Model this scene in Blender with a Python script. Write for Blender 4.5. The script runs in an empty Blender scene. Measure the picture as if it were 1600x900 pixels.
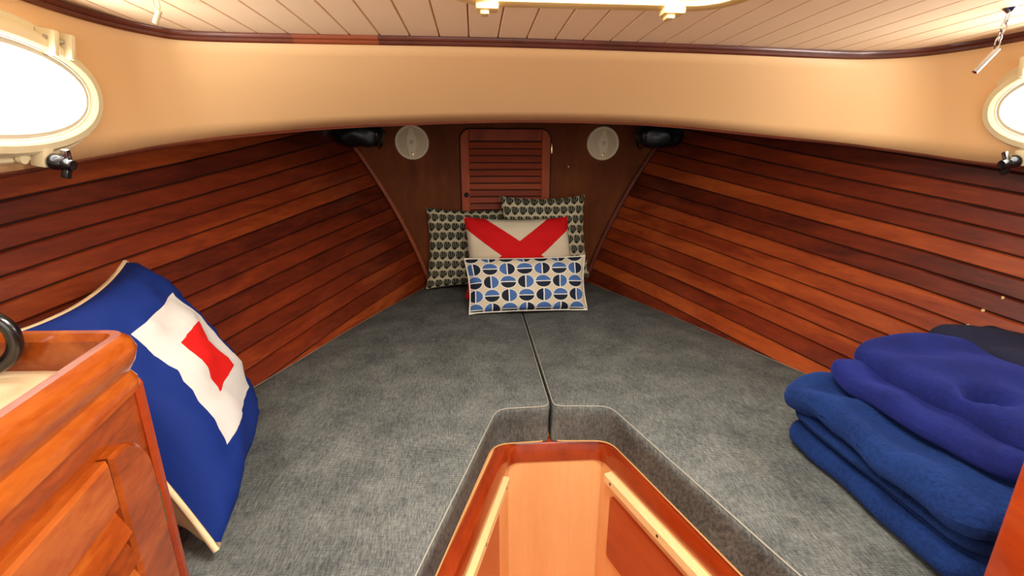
import bpy, bmesh, math, random
from mathutils import Vector, Matrix, noise
from mathutils.geometry import delaunay_2d_cdt
random.seed(7)
S = bpy.context.scene
COL = S.collection
PI = math.pi

# ------------------------------------------------------------------ camera, sky, lights, exposure
cd = bpy.data.cameras.new('camera'); cam = bpy.data.objects.new('camera', cd); COL.objects.link(cam)
cd.sensor_width = 36.0; cd.lens = 36.0 * 720 / 1600; cd.clip_start = 0.02
YAW, PIT = math.radians(4.5), math.radians(15.8)
cam.location = (-0.16, 0.0, 0.65)
cam.rotation_euler = (PI / 2 - PIT, 0, -YAW)
S.camera = cam

W = bpy.data.worlds.new('sky'); S.world = W; W.use_nodes = True
bg = W.node_tree.nodes['Background']
bg.inputs['Color'].default_value = (1.0, 0.93, 0.84, 1); bg.inputs['Strength'].default_value = 0.45

def area(name, loc, rot, sx, sy, power, color):
    l = bpy.data.lights.new(name, 'AREA'); l.shape = 'RECTANGLE'; l.size = sx; l.size_y = sy
    l.energy = power; l.color = color
    o = bpy.data.objects.new(name, l); COL.objects.link(o); o.location = loc; o.rotation_euler = rot
    return o
# daylight through the open deck hatch and the two portlights
area('hatch_daylight', (0.03, 0.54, 0.93), (0, 0, 0), 0.42, 0.42, 13.0, (1.0, 0.95, 0.88))
area('portlight_daylight', (-0.845, 0.77, 0.765), (0, -PI / 2 + 0.2, 0), 0.12, 0.30, 1.8, (1.0, 0.97, 0.92))
area('portlight_daylight', (0.965, 0.80, 0.765), (0, PI / 2 - 0.2, 0), 0.12, 0.30, 1.8, (1.0, 0.97, 0.92))
# daylight from the companionway behind the camera
area('companionway_daylight', (0.1, -0.9, 0.75), (PI / 2 - 0.1, 0, 0), 1.3, 0.8, 8.5, (1.0, 0.93, 0.84))
S.view_settings.view_transform = 'Standard'; S.view_settings.look = 'None'
S.view_settings.exposure = 0.5; S.view_settings.gamma = 1.0
S.view_settings.use_curve_mapping = False

# ------------------------------------------------------------------ node helper
def srgb(r, g, b):
    f = lambda c: (c / 255 / 12.92) if c / 255 <= 0.04045 else ((c / 255 + 0.055) / 1.055) ** 2.4
    return (f(r), f(g), f(b), 1)

class X:
    """a value socket with arithmetic"""
    def __init__(s, m, sock): s.m, s.s = m, sock
    def _op(s, op, *o): return s.m.math(op, s, *o)
    def __add__(s, o): return s._op('ADD', o)
    def __sub__(s, o): return s._op('SUBTRACT', o)
    def __mul__(s, o): return s._op('MULTIPLY', o)
    def __truediv__(s, o): return s._op('DIVIDE', o)
    def lt(s, o): return s._op('LESS_THAN', o)
    def gt(s, o): return s._op('GREATER_THAN', o)
    def abs(s): return s._op('ABSOLUTE')
    def floor(s): return s._op('FLOOR')
    def fract(s): return s._op('FRACT')
    def sqrt(s): return s._op('SQRT')
    def mod2(s): return s._op('FLOORED_MODULO', 2.0)
    def max(s, o): return s._op('MAXIMUM', o)
    def min(s, o): return s._op('MINIMUM', o)
    def sin(s): return s._op('SINE')

class Mat:
    def __init__(s, name, rough=0.5, spec=0.5, coat=0.0, metal=0.0):
        s.mat = bpy.data.materials.new(name); s.mat.use_nodes = True
        s.t = s.mat.node_tree; s.b = s.t.nodes['Principled BSDF']
        s.b.inputs['Roughness'].default_value = rough
        s.b.inputs['Specular IOR Level'].default_value = spec
        s.b.inputs['Coat Weight'].default_value = coat
        s.b.inputs['Coat Roughness'].default_value = 0.12
        s.b.inputs['Metallic'].default_value = metal
    def node(s, typ, **kw):
        n = s.t.nodes.new(typ)
        for k, v in kw.items(): setattr(n, k, v)
        return n
    def link(s, a, b): s.t.links.new(a.s if isinstance(a, X) else a, b)
    def math(s, op, *args):
        n = s.node('ShaderNodeMath', operation=op)
        for i, a in enumerate(args):
            if isinstance(a, X): s.link(a, n.inputs[i])
            else: n.inputs[i].default_value = a
        return X(s, n.outputs[0])
    def coords(s, kind='Object', scale=(1, 1, 1)):
        tc = s.node('ShaderNodeTexCoord'); mp = s.node('ShaderNodeMapping')
        mp.inputs['Scale'].default_value = scale
        s.link(tc.outputs[kind], mp.inputs[0]); return mp.outputs[0]
    def uv(s):
        tc = s.node('ShaderNodeTexCoord'); sp = s.node('ShaderNodeSeparateXYZ')
        s.link(tc.outputs['UV'], sp.inputs[0]); return X(s, sp.outputs[0]), X(s, sp.outputs[1])
    def noise(s, co, scale, detail=4, rough=0.55, dist=0.0):
        n = s.node('ShaderNodeTexNoise'); n.inputs['Scale'].default_value = scale
        n.inputs['Detail'].default_value = detail; n.inputs['Roughness'].default_value = rough
        n.inputs['Distortion'].default_value = dist
        s.link(co, n.inputs['Vector']); return X(s, n.outputs['Fac'])
    def mix(s, fac, a, b, blend='MIX'):
        n = s.node('ShaderNodeMix', data_type='RGBA', blend_type=blend)
        for sock, v in ((n.inputs[0], fac), (n.inputs[6], a), (n.inputs[7], b)):
            if isinstance(v, X): s.link(v, sock)
            elif hasattr(v, 'is_output'): s.link(v, sock)
            else: sock.default_value = v
        return n.outputs[2]
    def ramp(s, fac, stops):
        n = s.node('ShaderNodeValToRGB'); e = n.color_ramp.elements
        while len(e) < len(stops): e.new(0.5)
        for el, (p, c) in zip(e, stops): el.position = p; el.color = c
        s.link(fac, n.inputs[0]); return n.outputs[0]
    def rand(s):
        n = s.node('ShaderNodeObjectInfo'); return X(s, n.outputs['Random'])
    def color(s, c):
        if hasattr(c, 'is_output'): s.link(c, s.b.inputs['Base Color'])
        else: s.b.inputs['Base Color'].default_value = c
        return s
    def bump(s, h, strength=0.2, dist=0.002):
        n = s.node('ShaderNodeBump'); n.inputs['Strength'].default_value = strength
        n.inputs['Distance'].default_value = dist
        s.link(h, n.inputs['Height']); s.link(n.outputs[0], s.b.inputs['Normal']); return s

def wood(name, stops, scale=(14, 1.2, 14), rough=0.35, coat=0.35, vary=0.45, bump=0.1, spec=0.4):
    m = Mat(name, rough, spec, coat)
    co = m.coords('Object', scale)
    r = m.rand()
    # shift the grain per object so neighbours differ
    add = m.node('ShaderNodeVectorMath', operation='ADD'); cb = m.node('ShaderNodeCombineXYZ')
    m.link(r * 37.0, cb.inputs[0]); m.link(r * 11.0, cb.inputs[1]); m.link(co, add.inputs[0]); m.link(cb.outputs[0], add.inputs[1])
    n1 = m.noise(add.outputs[0], 1.0, 6, 0.6, 0.6); n2 = m.noise(add.outputs[0], 7.0, 3, 0.6)
    f = n1 * 0.75 + n2 * 0.25 + (r - 0.5) * vary
    m.color(m.ramp(f, stops)); m.bump(n2, bump, 0.001); return m.mat
def plain(name, c, rough=0.5, coat=0.0, metal=0.0, var=0.06, sc=6.0, bump=0.05):
    m = Mat(name, rough, 0.5, coat, metal); co = m.coords()
    n = m.noise(co, sc, 4)
    dark = tuple(v * (1 - var * 2) for v in c[:3]) + (1,); lite = tuple(min(1, v * (1 + var)) for v in c[:3]) + (1,)
    m.color(m.mix(n, dark, lite)); m.bump(m.noise(co, sc * 30, 2), bump, 0.0006); return m.mat

M = {}
M['plank'] = wood('mahogany_planks', [(0.2, srgb(80, 27, 15)), (0.5, srgb(134, 51, 22)), (0.8, srgb(186, 88, 36))], (9, 1.4, 16), 0.38, 0.2, 0.42)
M['groove'] = plain('dark_groove', srgb(22, 10, 8), 0.8)
M['bulkhead'] = wood('mahogany_veneer', [(0.25, srgb(80, 38, 18)), (0.5, srgb(110, 56, 26)), (0.8, srgb(142, 78, 38))], (5, 5, 1.2), 0.6, 0.0, 0.1, 0.1, 0.12)
M['door'] = wood('door_mahogany', [(0.25, srgb(128, 52, 30)), (0.5, srgb(162, 70, 38)), (0.8, srgb(186, 92, 50))], (10, 10, 3), 0.5, 0.0, 0.2, 0.1, 0.2)
M['slat'] = wood('slat_mahogany', [(0.25, srgb(118, 46, 28)), (0.5, srgb(152, 64, 34)), (0.8, srgb(180, 86, 46))], (2, 16, 16), 0.45, 0.1, 0.2)
M['trim'] = wood('dark_trim', [(0.25, srgb(66, 24, 14)), (0.5, srgb(98, 42, 24)), (0.8, srgb(122, 60, 32))], (6, 6, 20), 0.4, 0.3, 0.15)
M['trim_lite'] = wood('orange_trim', [(0.25, srgb(118, 50, 24)), (0.6, srgb(150, 72, 34)), (0.9, srgb(170, 90, 46))], (6, 6, 20), 0.4, 0.3, 0.1)
M['varnish'] = wood('orange_varnish', [(0.25, srgb(104, 38, 8)), (0.5, srgb(154, 66, 14)), (0.78, srgb(190, 102, 34))], (16, 5, 22), 0.26, 0.7, 0.2)
M['rail'] = wood('red_varnish', [(0.2, srgb(112, 32, 8)), (0.5, srgb(154, 52, 14)), (0.85, srgb(186, 78, 26))], (10, 2.0, 10), 0.24, 0.8, 0.1)
M['ply'] = wood('light_ply', [(0.2, srgb(226, 160, 98)), (0.5, srgb(238, 178, 116)), (0.8, srgb(246, 194, 134))], (12, 12, 1.0), 0.4, 0.2, 0.05)
M['cleat'] = wood('pale_ash', [(0.2, srgb(226, 186, 120)), (0.8, srgb(250, 222, 165))], (20, 2, 20), 0.5, 0.1, 0.1)
M['locker'] = wood('red_locker', [(0.2, srgb(136, 42, 10)), (0.5, srgb(166, 58, 18)), (0.8, srgb(184, 76, 28))], (4, 1.5, 8), 0.32, 0.4, 0.1)
M['cream'] = plain('cream_liner', srgb(243, 199, 142), 0.55, 0.0, 0.0, 0.02, 3.0, 0.08)
M['ceil'] = plain('painted_plank', srgb(244, 214, 176), 0.5, 0.0, 0.0, 0.02, 3.0, 0.05)
M['ceil_gap'] = plain('plank_gap', srgb(196, 156, 116), 0.8)
M['plastic'] = plain('ivory_plastic', srgb(236, 224, 184), 0.35, 0.1, 0, 0.02)
M['hatch'] = plain('warm_ivory', srgb(214, 182, 118), 0.4, 0.1, 0, 0.02)
M['grille'] = plain('beige_grille', srgb(226, 210, 176), 0.55, 0, 0, 0.04, 300.0, 0.5)
M['grille_rim'] = plain('beige_rim', srgb(246, 230, 194), 0.45, 0, 0, 0.03)
M['black'] = plain('black_plastic', srgb(14, 14, 16), 0.25, 0.4)
M['bag'] = plain('dark_bag', srgb(9, 22, 30), 0.38, 0.1, 0, 0.2, 12.0, 0.4)
M['chrome'] = plain('chrome', srgb(200, 202, 205), 0.16, 0, 1.0, 0.03)
M['brass'] = plain('brass', srgb(205, 180, 120), 0.25, 0, 1.0, 0.05)
M['counter'] = plain('counter_laminate', srgb(240, 214, 170), 0.35, 0.1, 0, 0.03)
M['sole'] = wood('cabin_sole', [(0.2, srgb(200, 130, 75)), (0.8, srgb(232, 168, 108))], (8, 1, 8), 0.4, 0.2, 0.1)
M['white_piping'] = plain('white_piping', srgb(232, 226, 208), 0.7)
M['beige_cloth'] = plain('beige_cloth', srgb(232, 202, 156), 0.85, 0, 0, 0.05, 10, 0.3)
M['tan_edge'] = plain('tan_lining', srgb(206, 152, 92), 0.8)
M['thread'] = plain('pale_thread', srgb(150, 146, 132), 0.85)
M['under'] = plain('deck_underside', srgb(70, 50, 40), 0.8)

def glass_mat():
    m = Mat('daylit_glass', 0.1)
    e = m.node('ShaderNodeEmission'); e.inputs[0].default_value = (1, 0.985, 0.94, 1); e.inputs[1].default_value = 8.0
    out = [n for n in m.t.nodes if n.type == 'OUTPUT_MATERIAL'][0]
    m.link(e.outputs[0], out.inputs[0]); return m.mat
M['glass'] = glass_mat()
def acrylic():
    m = Mat('hatch_acrylic', 0.05)
    tr = m.node('ShaderNodeBsdfTransparent'); tr.inputs[0].default_value = (0.95, 0.96, 0.95, 1)
    mx = m.node('ShaderNodeMixShader'); mx.inputs[0].default_value = 0.9
    out = [n for n in m.t.nodes if n.type == 'OUTPUT_MATERIAL'][0]
    m.link(m.b.outputs[0], mx.inputs[1]); m.link(tr.outputs[0], mx.inputs[2]); m.link(mx.outputs[0], out.inputs[0]); return m.mat
M['acrylic'] = acrylic()

def fabric():
    m = Mat('grey_tweed', 0.92, 0.2)
    co = m.coords('Object', (1, 1, 1))
    st = m.coords('Object', (420, 60, 60)); st2 = m.coords('Object', (50, 420, 420))
    a = m.noise(st, 1.0, 2, 0.7); b = m.noise(st2, 1.0, 2, 0.7); blot = m.noise(co, 9.0, 4)
    w = m.node('ShaderNodeTexWave', wave_type='BANDS', bands_direction='Y'); w.inputs['Scale'].default_value = 105.0
    w.inputs['Distortion'].default_value = 0.4; sx = m.node('ShaderNodeSeparateXYZ'); cx = m.node('ShaderNodeCombineXYZ'); m.link(co, sx.inputs[0]); m.link(X(m, sx.outputs[1]) + X(m, sx.outputs[2]), cx.inputs[1]); m.link(sx.outputs[0], cx.inputs[0])
    m.link(cx.outputs[0], w.inputs['Vector'])
    wv = X(m, w.outputs['Fac'])
    f = a * 0.42 + b * 0.2 + wv * 0.22 + (blot - 0.5) * 0.25 + 0.06
    m.color(m.ramp(f, [(0.28, srgb(38, 40, 40)), (0.48, srgb(84, 87, 85)), (0.72, srgb(154, 155, 146))]))
    m.bump(f, 0.35, 0.0015); return m.mat
M['fabric'] = fabric()
def fleece():
    m = Mat('navy_fleece', 0.95, 0.15); co = m.coords()
    n = m.noise(co, 160, 3, 0.7); big = m.noise(co, 12, 3)
    m.b.inputs['Sheen Weight'].default_value = 0.35; m.b.inputs['Sheen Roughness'].default_value = 0.5
    m.b.inputs['Sheen Tint'].default_value = srgb(80, 120, 220)
    m.color(m.ramp(n * 0.6 + big * 0.4, [(0.3, srgb(8, 24, 62)), (0.7, srgb(24, 50, 104))])); m.bump(n, 0.8, 0.004); return m.mat
M['fleece'] = fleece()
def fleece2():
    m = Mat('indigo_fleece', 0.95, 0.15); co = m.coords()
    n = m.noise(co, 170, 3, 0.7); big = m.noise(co, 12, 3)
    m.b.inputs['Sheen Weight'].default_value = 0.3; m.b.inputs['Sheen Tint'].default_value = srgb(90, 100, 220)
    m.color(m.ramp(n * 0.5 + big * 0.5, [(0.3, srgb(14, 20, 66)), (0.7, srgb(28, 36, 102))])); m.bump(n, 0.5, 0.0025); return m.mat
M['fleece2'] = fleece2()
M['fleece3'] = plain('midnight_fleece', srgb(12, 16, 46), 0.95, 0, 0, 0.1, 40, 0.4)

def weave(m, co_scale=500):
    co = m.coords('UV', (co_scale, co_scale, 1)); return m.noise(co, 1.0, 2)
def cloth_flag_w():
    m = Mat('blue_white_red_flag', 0.8, 0.25); u, v = m.uv()
    d = (u - 0.5).abs().max((v - 0.5).abs())
    c = m.mix(d.lt(0.285), srgb(8, 38, 112), srgb(206, 202, 196))
    c = m.mix(d.lt(0.13), c, srgb(204, 20, 16))
    m.color(c); m.bump(weave(m), 0.15, 0.001); return m.mat
def cloth_flag_x():
    m = Mat('white_red_cross_flag', 0.8, 0.25); u, v = m.uv()
    d = ((u - 0.5).abs() - (v - 0.53).abs()).abs()
    m.color(m.mix(d.lt(0.175), srgb(214, 200, 172), srgb(206, 14, 18))); m.bump(weave(m), 0.15, 0.001); return m.mat
def cloth_circles():
    m = Mat('blue_circle_print', 0.8, 0.25); u, v = m.uv()
    cu, cv = u * 7.0 + 0.15, v * 4.1 + 0.35
    iu, iv = cu.floor(), cv.floor(); fu, fv = cu.fract() - 0.5, cv.fract() - 0.5
    r = (fu * fu + fv * fv).sqrt()
    par = (iu + iv).mod2().gt(0.5)                 # 1: split by a vertical line
    flip = (iv + 0.5).lt(1.0).max(iv.gt(2.5))      # rows where blue is left
    left = fu.lt(0.0)
    vert_blue = (left - flip).abs() * -1.0 + 1.0
    blue = par * vert_blue + (par * -1.0 + 1.0) * fv.gt(0.0)
    line = par * fu.abs() + (par * -1.0 + 1.0) * fv.abs()
    inside = r.lt(0.445)
    c = m.mix(blue, srgb(28, 36, 50), srgb(72, 108, 166))
    c = m.mix(line.lt(0.035), c, srgb(236, 232, 220))
    ring = r.lt(0.485)
    base = m.mix(ring, srgb(214, 200, 172), srgb(236, 232, 220))
    m.color(m.mix(inside, base, c)); m.bump(weave(m), 0.15, 0.001); return m.mat
def cloth_fans(shift):
    m = Mat('scallop_fan_print', 0.85, 0.2); u, v = m.uv()
    cv = v * 8.5 + shift; iv = cv.floor()
    cu = u * 10.5 + iv.mod2() * 0.5 + shift
    fu, fv = cu.fract() - 0.5, cv.fract()
    px, py = fu + 0.10, fv + 0.02
    r = (px * px + py * py).sqrt()
    ang = m.math('ARCTAN2', px, py)
    ray = ((ang * 15.0).sin() * 0.5 + 0.5)
    rib = ray.gt(0.62) * r.gt(0.30)
    dark = r.lt(0.90) * r.gt(0.05) * fu.abs().lt(0.45) * ang.abs().lt(0.98)
    c = m.mix(rib * 0.5, srgb(30, 34, 30), srgb(170, 164, 134))
    edge = m.mix(m.noise(m.coords('UV', (60, 60, 1)), 1.0, 2), srgb(176, 164, 128), srgb(222, 212, 180))
    m.color(m.mix(dark, edge, c)); m.bump(r, 0.25, 0.002); return m.mat
M['flag_w'] = cloth_flag_w(); M['flag_x'] = cloth_flag_x(); M['circles'] = cloth_circles()
M['fans'] = cloth_fans(0.0); M['fans2'] = cloth_fans(0.37)

# ------------------------------------------------------------------ mesh helpers
def mesh_obj(name, verts, faces, mat, parent=None, smooth=35, uvs=None, weld=False):
    me = bpy.data.meshes.new(name); me.from_pydata([tuple(v) for v in verts], [], faces); me.update()
    if uvs:
        l = me.uv_layers.new(name='UVMap')
        for lp in me.loops: l.data[lp.index].uv = uvs[lp.vertex_index]
    bm = bmesh.new(); bm.from_mesh(me)
    if weld: bmesh.ops.remove_doubles(bm, verts=bm.verts, dist=1e-5)
    bmesh.ops.recalc_face_normals(bm, faces=bm.faces); bm.to_mesh(me); bm.free()
    return link(name, me, mat, parent, smooth)
def link(name, me, mat, parent=None, smooth=35):
    if mat and not me.materials: me.materials.append(mat)
    if smooth:
        me.shade_smooth(); me.set_sharp_from_angle(angle=math.radians(smooth))
    o = bpy.data.objects.new(name, me); COL.objects.link(o)
    if parent: o.parent = parent; o.matrix_parent_inverse = parent.matrix_world.inverted()
    return o
def thing(name, label, cat, loc=(0, 0, 0), group=None):
    o = bpy.data.objects.new(name, None); COL.objects.link(o); o.location = loc
    o.empty_display_size = 0.05; o.matrix_world = Matrix.Translation(Vector(loc))
    return tag(o, label, cat, group)
def tag(o, label, cat, group=None, kind=None):
    o['label'] = label; o['category'] = cat
    if group: o['group'] = group
    if kind: o['kind'] = kind
    return o
def struct(o, label, cat): return tag(o, label, cat, None, 'structure')

def grid_faces(nu, nv, closed_v=False, off=0):
    f = []
    for i in range(nu - 1):
        for j in range(nv if closed_v else nv - 1):
            k = (j + 1) % nv
            f.append((off + i * nv + j, off + i * nv + k, off + (i + 1) * nv + k, off + (i + 1) * nv + j))
    return f
def sweep(name, path, prof, mat, parent=None, closed=False, up=Vector((0, 0, 1)), cap=True, smooth=35):
    """prof: list of (side, up) points; side points to the right of travel"""
    P = [Vector(p) for p in path]; n = len(P); V = []
    for i in range(n):
        a = P[(i - 1) % n] if (closed or i) else P[i]; b = P[(i + 1) % n] if (closed or i < n - 1) else P[i]
        t = (b - a).normalized(); side = t.cross(up).normalized(); u2 = side.cross(t).normalized()
        k = 1.0
        if (closed or 0 < i < n - 1):
            t1 = (P[i] - a).normalized(); c = max(0.5, t.dot(t1)); k = 1 / c
        for s, z in prof: V.append(P[i] + side * s * k + u2 * z)
    F = grid_faces(n, len(prof), True)
    if closed:
        m = len(prof)
        for j in range(m): F.append(((n - 1) * m + j, (n - 1) * m + (j + 1) % m, (j + 1) % m, j))
    elif cap:
        m = len(prof); F.append(tuple(range(m))); F.append(tuple((n - 1) * m + j for j in range(m)))
    return mesh_obj(name, V, F, mat, parent, smooth)
def circ(r, n=8): return [(r * math.cos(2 * PI * i / n), r * math.sin(2 * PI * i / n)) for i in range(n)]
def tube(name, path, r, mat, parent=None, closed=False, n=8, up=Vector((0.03, 0.05, 1))):
    return sweep(name, path, circ(r, n), mat, parent, closed, up, True, 60)
def spline(pts, sub=6):
    P = [Vector(p) for p in pts]; out = []
    for i in range(len(P) - 1):
        p0 = P[max(0, i - 1)]; p1 = P[i]; p2 = P[i + 1]; p3 = P[min(len(P) - 1, i + 2)]
        for k in range(sub):
            t = k / sub
            out.append(0.5 * ((2 * p1) + (p2 - p0) * t + (2 * p0 - 5 * p1 + 4 * p2 - p3) * t * t + (3 * p1 - p0 - 3 * p2 + p3) * t ** 3))
    out.append(P[-1]); return out
def round_path(pts, radii, n=7):
    """2-D/3-D polyline with rounded corners"""
    P = [Vector(p) for p in pts]; out = [P[0]]
    for i in range(1, len(P) - 1):
        r = radii[i - 1]; a = (P[i - 1] - P[i]).normalized(); b = (P[i + 1] - P[i]).normalized()
        ang = a.angle(b); d = r / math.tan(ang / 2)
        p, q = P[i] + a * d, P[i] + b * d
        for k in range(n + 1):
            t = k / n; out.append((1 - t) ** 2 * p + 2 * t * (1 - t) * P[i] + t * t * q)
    out.append(P[-1]); return out
def rbox(name, cx, cy, cz, sx, sy, sz, mat, parent=None, bev=0.003, rot=None, seg=2):
    bm = bmesh.new(); bmesh.ops.create_cube(bm, size=1)
    for v in bm.verts: v.co = Vector((v.co.x * sx, v.co.y * sy, v.co.z * sz))
    if bev: bmesh.ops.bevel(bm, geom=bm.edges[:], offset=bev, segments=seg, affect='EDGES', profile=0.6)
    if rot is not None: bmesh.ops.transform(bm, matrix=rot, verts=bm.verts)
    bmesh.ops.translate(bm, vec=(cx, cy, cz), verts=bm.verts)
    me = bpy.data.meshes.new(name); bm.to_mesh(me); bm.free(); return link(name, me, mat, parent, 40)
def lathe(name, prof, mat, parent=None, mtx=None, n=32, squash=None):
    """prof: (r, z) list, spun about local z; squash=(a,b) makes it elliptic"""
    V = []; a, b = squash or (1, 1)
    for i in range(n):
        t = 2 * PI * i / n
        for r, z in prof:
            rr = r if not isinstance(r, tuple) else r[0]
            V.append(Vector((math.cos(t) * (a * 1.0) * rr, math.sin(t) * b * rr, z)))
    m = len(prof); F = []
    for i in range(n):
        k = (i + 1) % n
        for j in range(m - 1): F.append((i * m + j, i * m + j + 1, k * m + j + 1, k * m + j))
    if mtx is not None: V = [mtx @ v for v in V]
    return mesh_obj(name, V, F, mat, parent, 40, weld=True)
def ellipse_ring(name, rings, mat, parent, mtx, n=56, fill=False):
    """rings: (a, b, z) from outside to inside"""
    V, F = [], []
    for i in range(n):
        t = 2 * PI * i / n
        for a, b, z in rings:
            c, s = math.cos(t), math.sin(t); e = 0.92     # slightly squarer than an ellipse
            V.append(mtx @ Vector((a * math.copysign(abs(c) ** e, c), b * math.copysign(abs(s) ** e, s), z)))
    m = len(rings)
    for i in range(n):
        k = (i + 1) % n
        for j in range(m - 1): F.append((i * m + j, i * m + j + 1, k * m + j + 1, k * m + j))
    if fill: F.append(tuple(i * m + m - 1 for i in range(n)))
    return mesh_obj(name, V, F, mat, parent, 40)
def lerp(a, b, t): return a + (b - a) * t
def interp(tab, x):
    if x <= tab[0][0]: return tab[0][1]
    for (x0, y0), (x1, y1) in zip(tab, tab[1:]):
        if x <= x1: return lerp(y0, y1, (x - x0) / (x1 - x0))
    return tab[-1][1]

# ------------------------------------------------------------------ hull sides
HB = [(-0.6, 1.12), (0.0, 1.10), (0.5, 1.05), (0.93, 0.955), (1.25, 0.862), (1.49, 0.775), (1.82, 0.665), (2.1, 0.555), (2.4, 0.43)]
HBs = [p.y for p in spline([(a, b, 0) for a, b in HB], 8)]; HBx = [p.x for p in spline([(a, b, 0) for a, b in HB], 8)]
BASE = list(zip(HBx, HBs))
CX = 0.012
BOWY = 2.4
def hull(y, z):
    t = min(1, max(0, (y - 1.25) / 1.15)); zz = max(z, -0.35)
    zc = min(zz, 0.6); fa = (0.6 * zc - 0.5 * zc * zc if zz > 0 else 0.7 * zz); fb = (0.3 * zz + 0.25 * zz * zz if zz > 0 else 0.3 * zz)
    return interp(BASE, y) + lerp(fa, fb, t)
def ztop(y): return interp([(-0.6, 0.70), (0.6, 0.715), (1.2, 0.76), (2.4, 0.86)], y)
def seam(k, y):
    t = (BOWY - y) / 1.47
    return lerp(0.632 - 0.0565 * (k - 4), 0.417 - 0.0455 * (k - 4), t)
YS = [-0.35 + i * (BOWY + 0.35) / 11 for i in range(12)]
for side, sname, lab in ((-1, 'wall_left', 'varnished mahogany planked hull side left of the berth'), (1, 'wall_right', 'varnished mahogany planked hull side right of the berth')):
    V = []; zs = [-0.2 + i * 1.2 / 9 for i in range(10)]
    for y in YS + [BOWY + 0.03]:
        for z in zs:
            zz = min(z, ztop(y) + 0.01); V.append((CX + side * (hull(min(y, BOWY), zz) + 0.010), y, zz))
        for z in reversed(zs):
            zz = min(z, ztop(y) + 0.01); V.append((CX + side * (hull(min(y, BOWY), zz) + 0.035), y, zz))
    hw = mesh_obj(sname, V, grid_faces(len(YS) + 1, 20, True), M['groove'], None, 40, weld=True)
    struct(hw, lab, 'wall')
    for k in range(-3, 19):
        V = []; ok = False
        for y in YS:
            z1 = min(seam(k, y), ztop(y)); z0 = min(max(seam(k + 1, y), -0.17), ztop(y)); z1 = max(z1, z0)
            if z1 - z0 > 0.006: ok = True
            g = min(0.0016, (z1 - z0) * 0.3); c = min(0.003, (z1 - z0) * 0.3)
            for z, d in ((z0 + g, 0.010), (z0 + g + 0.0005, 0.0025), (z0 + g + c, 0), (z1 - g - c, 0), (z1 - g - 0.0005, 0.0025), (z1 - g, 0.010)):
                V.append((CX + side * (hull(y, z) + d), y, z))
        if ok: mesh_obj('plank', V, grid_faces(len(YS), 6), M['plank'], hw, 30)

for y, z in ((0.965, 0.325), (0.985, 0.287), (0.995, 0.245), (1.01, 0.200)):     # pale bungs over the screws, right side
    lathe('wood_plug', [(0.0, 0.0018), (0.0035, 0.0015), (0.0045, 0.0)], M['cleat'], hw, Matrix.Translation((CX + hull(y, z), y, z)) @ Matrix.Rotation(-PI / 2 + 0.25, 4, 'Y'), 10)

# ------------------------------------------------------------------ bow bulkhead with battens along the hull
def bulk_outline(dx=0.0):
    zs = [-0.2, 0.0] + [0.86 * i / 12 for i in range(1, 13)]
    R = [(CX + hull(BOWY, z) + dx, z) for z in zs]; L = [(CX - hull(BOWY, z) - dx, z) for z in reversed(zs)]
    return R + L
O = bulk_outline(0.022)
V = [(x, BOWY, z) for x, z in O] + [(x, BOWY + 0.025, z) for x, z in O]; n = len(O)
F = [tuple(range(n)), tuple(range(n, 2 * n))] + [(i, (i + 1) % n, n + (i + 1) % n, n + i) for i in range(n)]
wb = mesh_obj('wall_bow', V, F, M['bulkhead'], None, 30); struct(wb, 'red-brown veneered bulkhead at the narrow end of the berth', 'wall')
for side in (-1, 1):
    path = [(CX + side * (hull(BOWY, z) - 0.014), BOWY - 0.011, z) for z in [0.02 + 0.70 * i / 14 for i in range(15)]]
    b = sweep('trim_%d' % (1 if side < 0 else 2), path, [(-0.011, -0.011), (0.011, -0.011), (0.011, 0.006), (0.006, 0.011), (-0.006, 0.011), (-0.011, 0.006)] , M['trim_lite'] if side < 0 else M['trim'], None, up=Vector((0, -1, 0)))
    struct(b, 'curved wooden batten between bulkhead and %s hull planking' % ('left' if side < 0 else 'right'), 'trim')

# ------------------------------------------------------------------ cream liner wall (curved cabin trunk) and ceiling
TOP = [(-.86, -.45, .9), (-.86, .4, .9), (-.855, .80, .9), (-.845, .96, .9), (-.80, 1.07, .9), (-.73, 1.115, .9), (-.483, 1.122, .9), (-.07, 1.122, .9),
       (.379, 1.148, .9), (.70, 1.178, .9), (.83, 1.175, .9), (.93, 1.12, .9), (.985, .98, .9), (1.0, .7, .9), (1.0, -.45, .9)]
BOT = [(-.93, -.45, .61), (-.93, .4, .612), (-.925, .78, .624), (-.91, 1.0, .652), (-.86, 1.15, .680), (-.76, 1.27, .705), (-.5, 1.39, .737), (-.05, 1.45, .758),
       (.36, 1.42, .749), (.68, 1.33, .713), (.85, 1.25, .690), (.97, 1.15, .664), (1.02, .97, .636), (1.03, .7, .622), (1.03, -.45, .61)]
TS, BS = spline(TOP, 6), spline(BOT, 6)
V = []
for a, b in zip(TS, BS):
    for k in range(7):
        t = k / 6; p = a.lerp(b, t)
        V.append(p)
cw = mesh_obj('wall_cabin', V, grid_faces(len(TS), 7), M['cream'], None, 40)
sm = cw.modifiers.new('solid', 'SOLIDIFY'); sm.thickness = 0.012; sm.offset = 0
struct(cw, 'smooth cream cabin wall curving round above the planking', 'wall')
tr = [p + Vector((0, 0, -0.004)) for p in BS]
o = sweep('trim_3', tr, [(-0.006, -0.004), (0.007, -0.004), (0.009, 0.0), (0.007, 0.003), (-0.006, 0.003)], M['trim'], None); struct(o, 'thin mahogany lip along the lower edge of the cream wall', 'trim')
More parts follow.
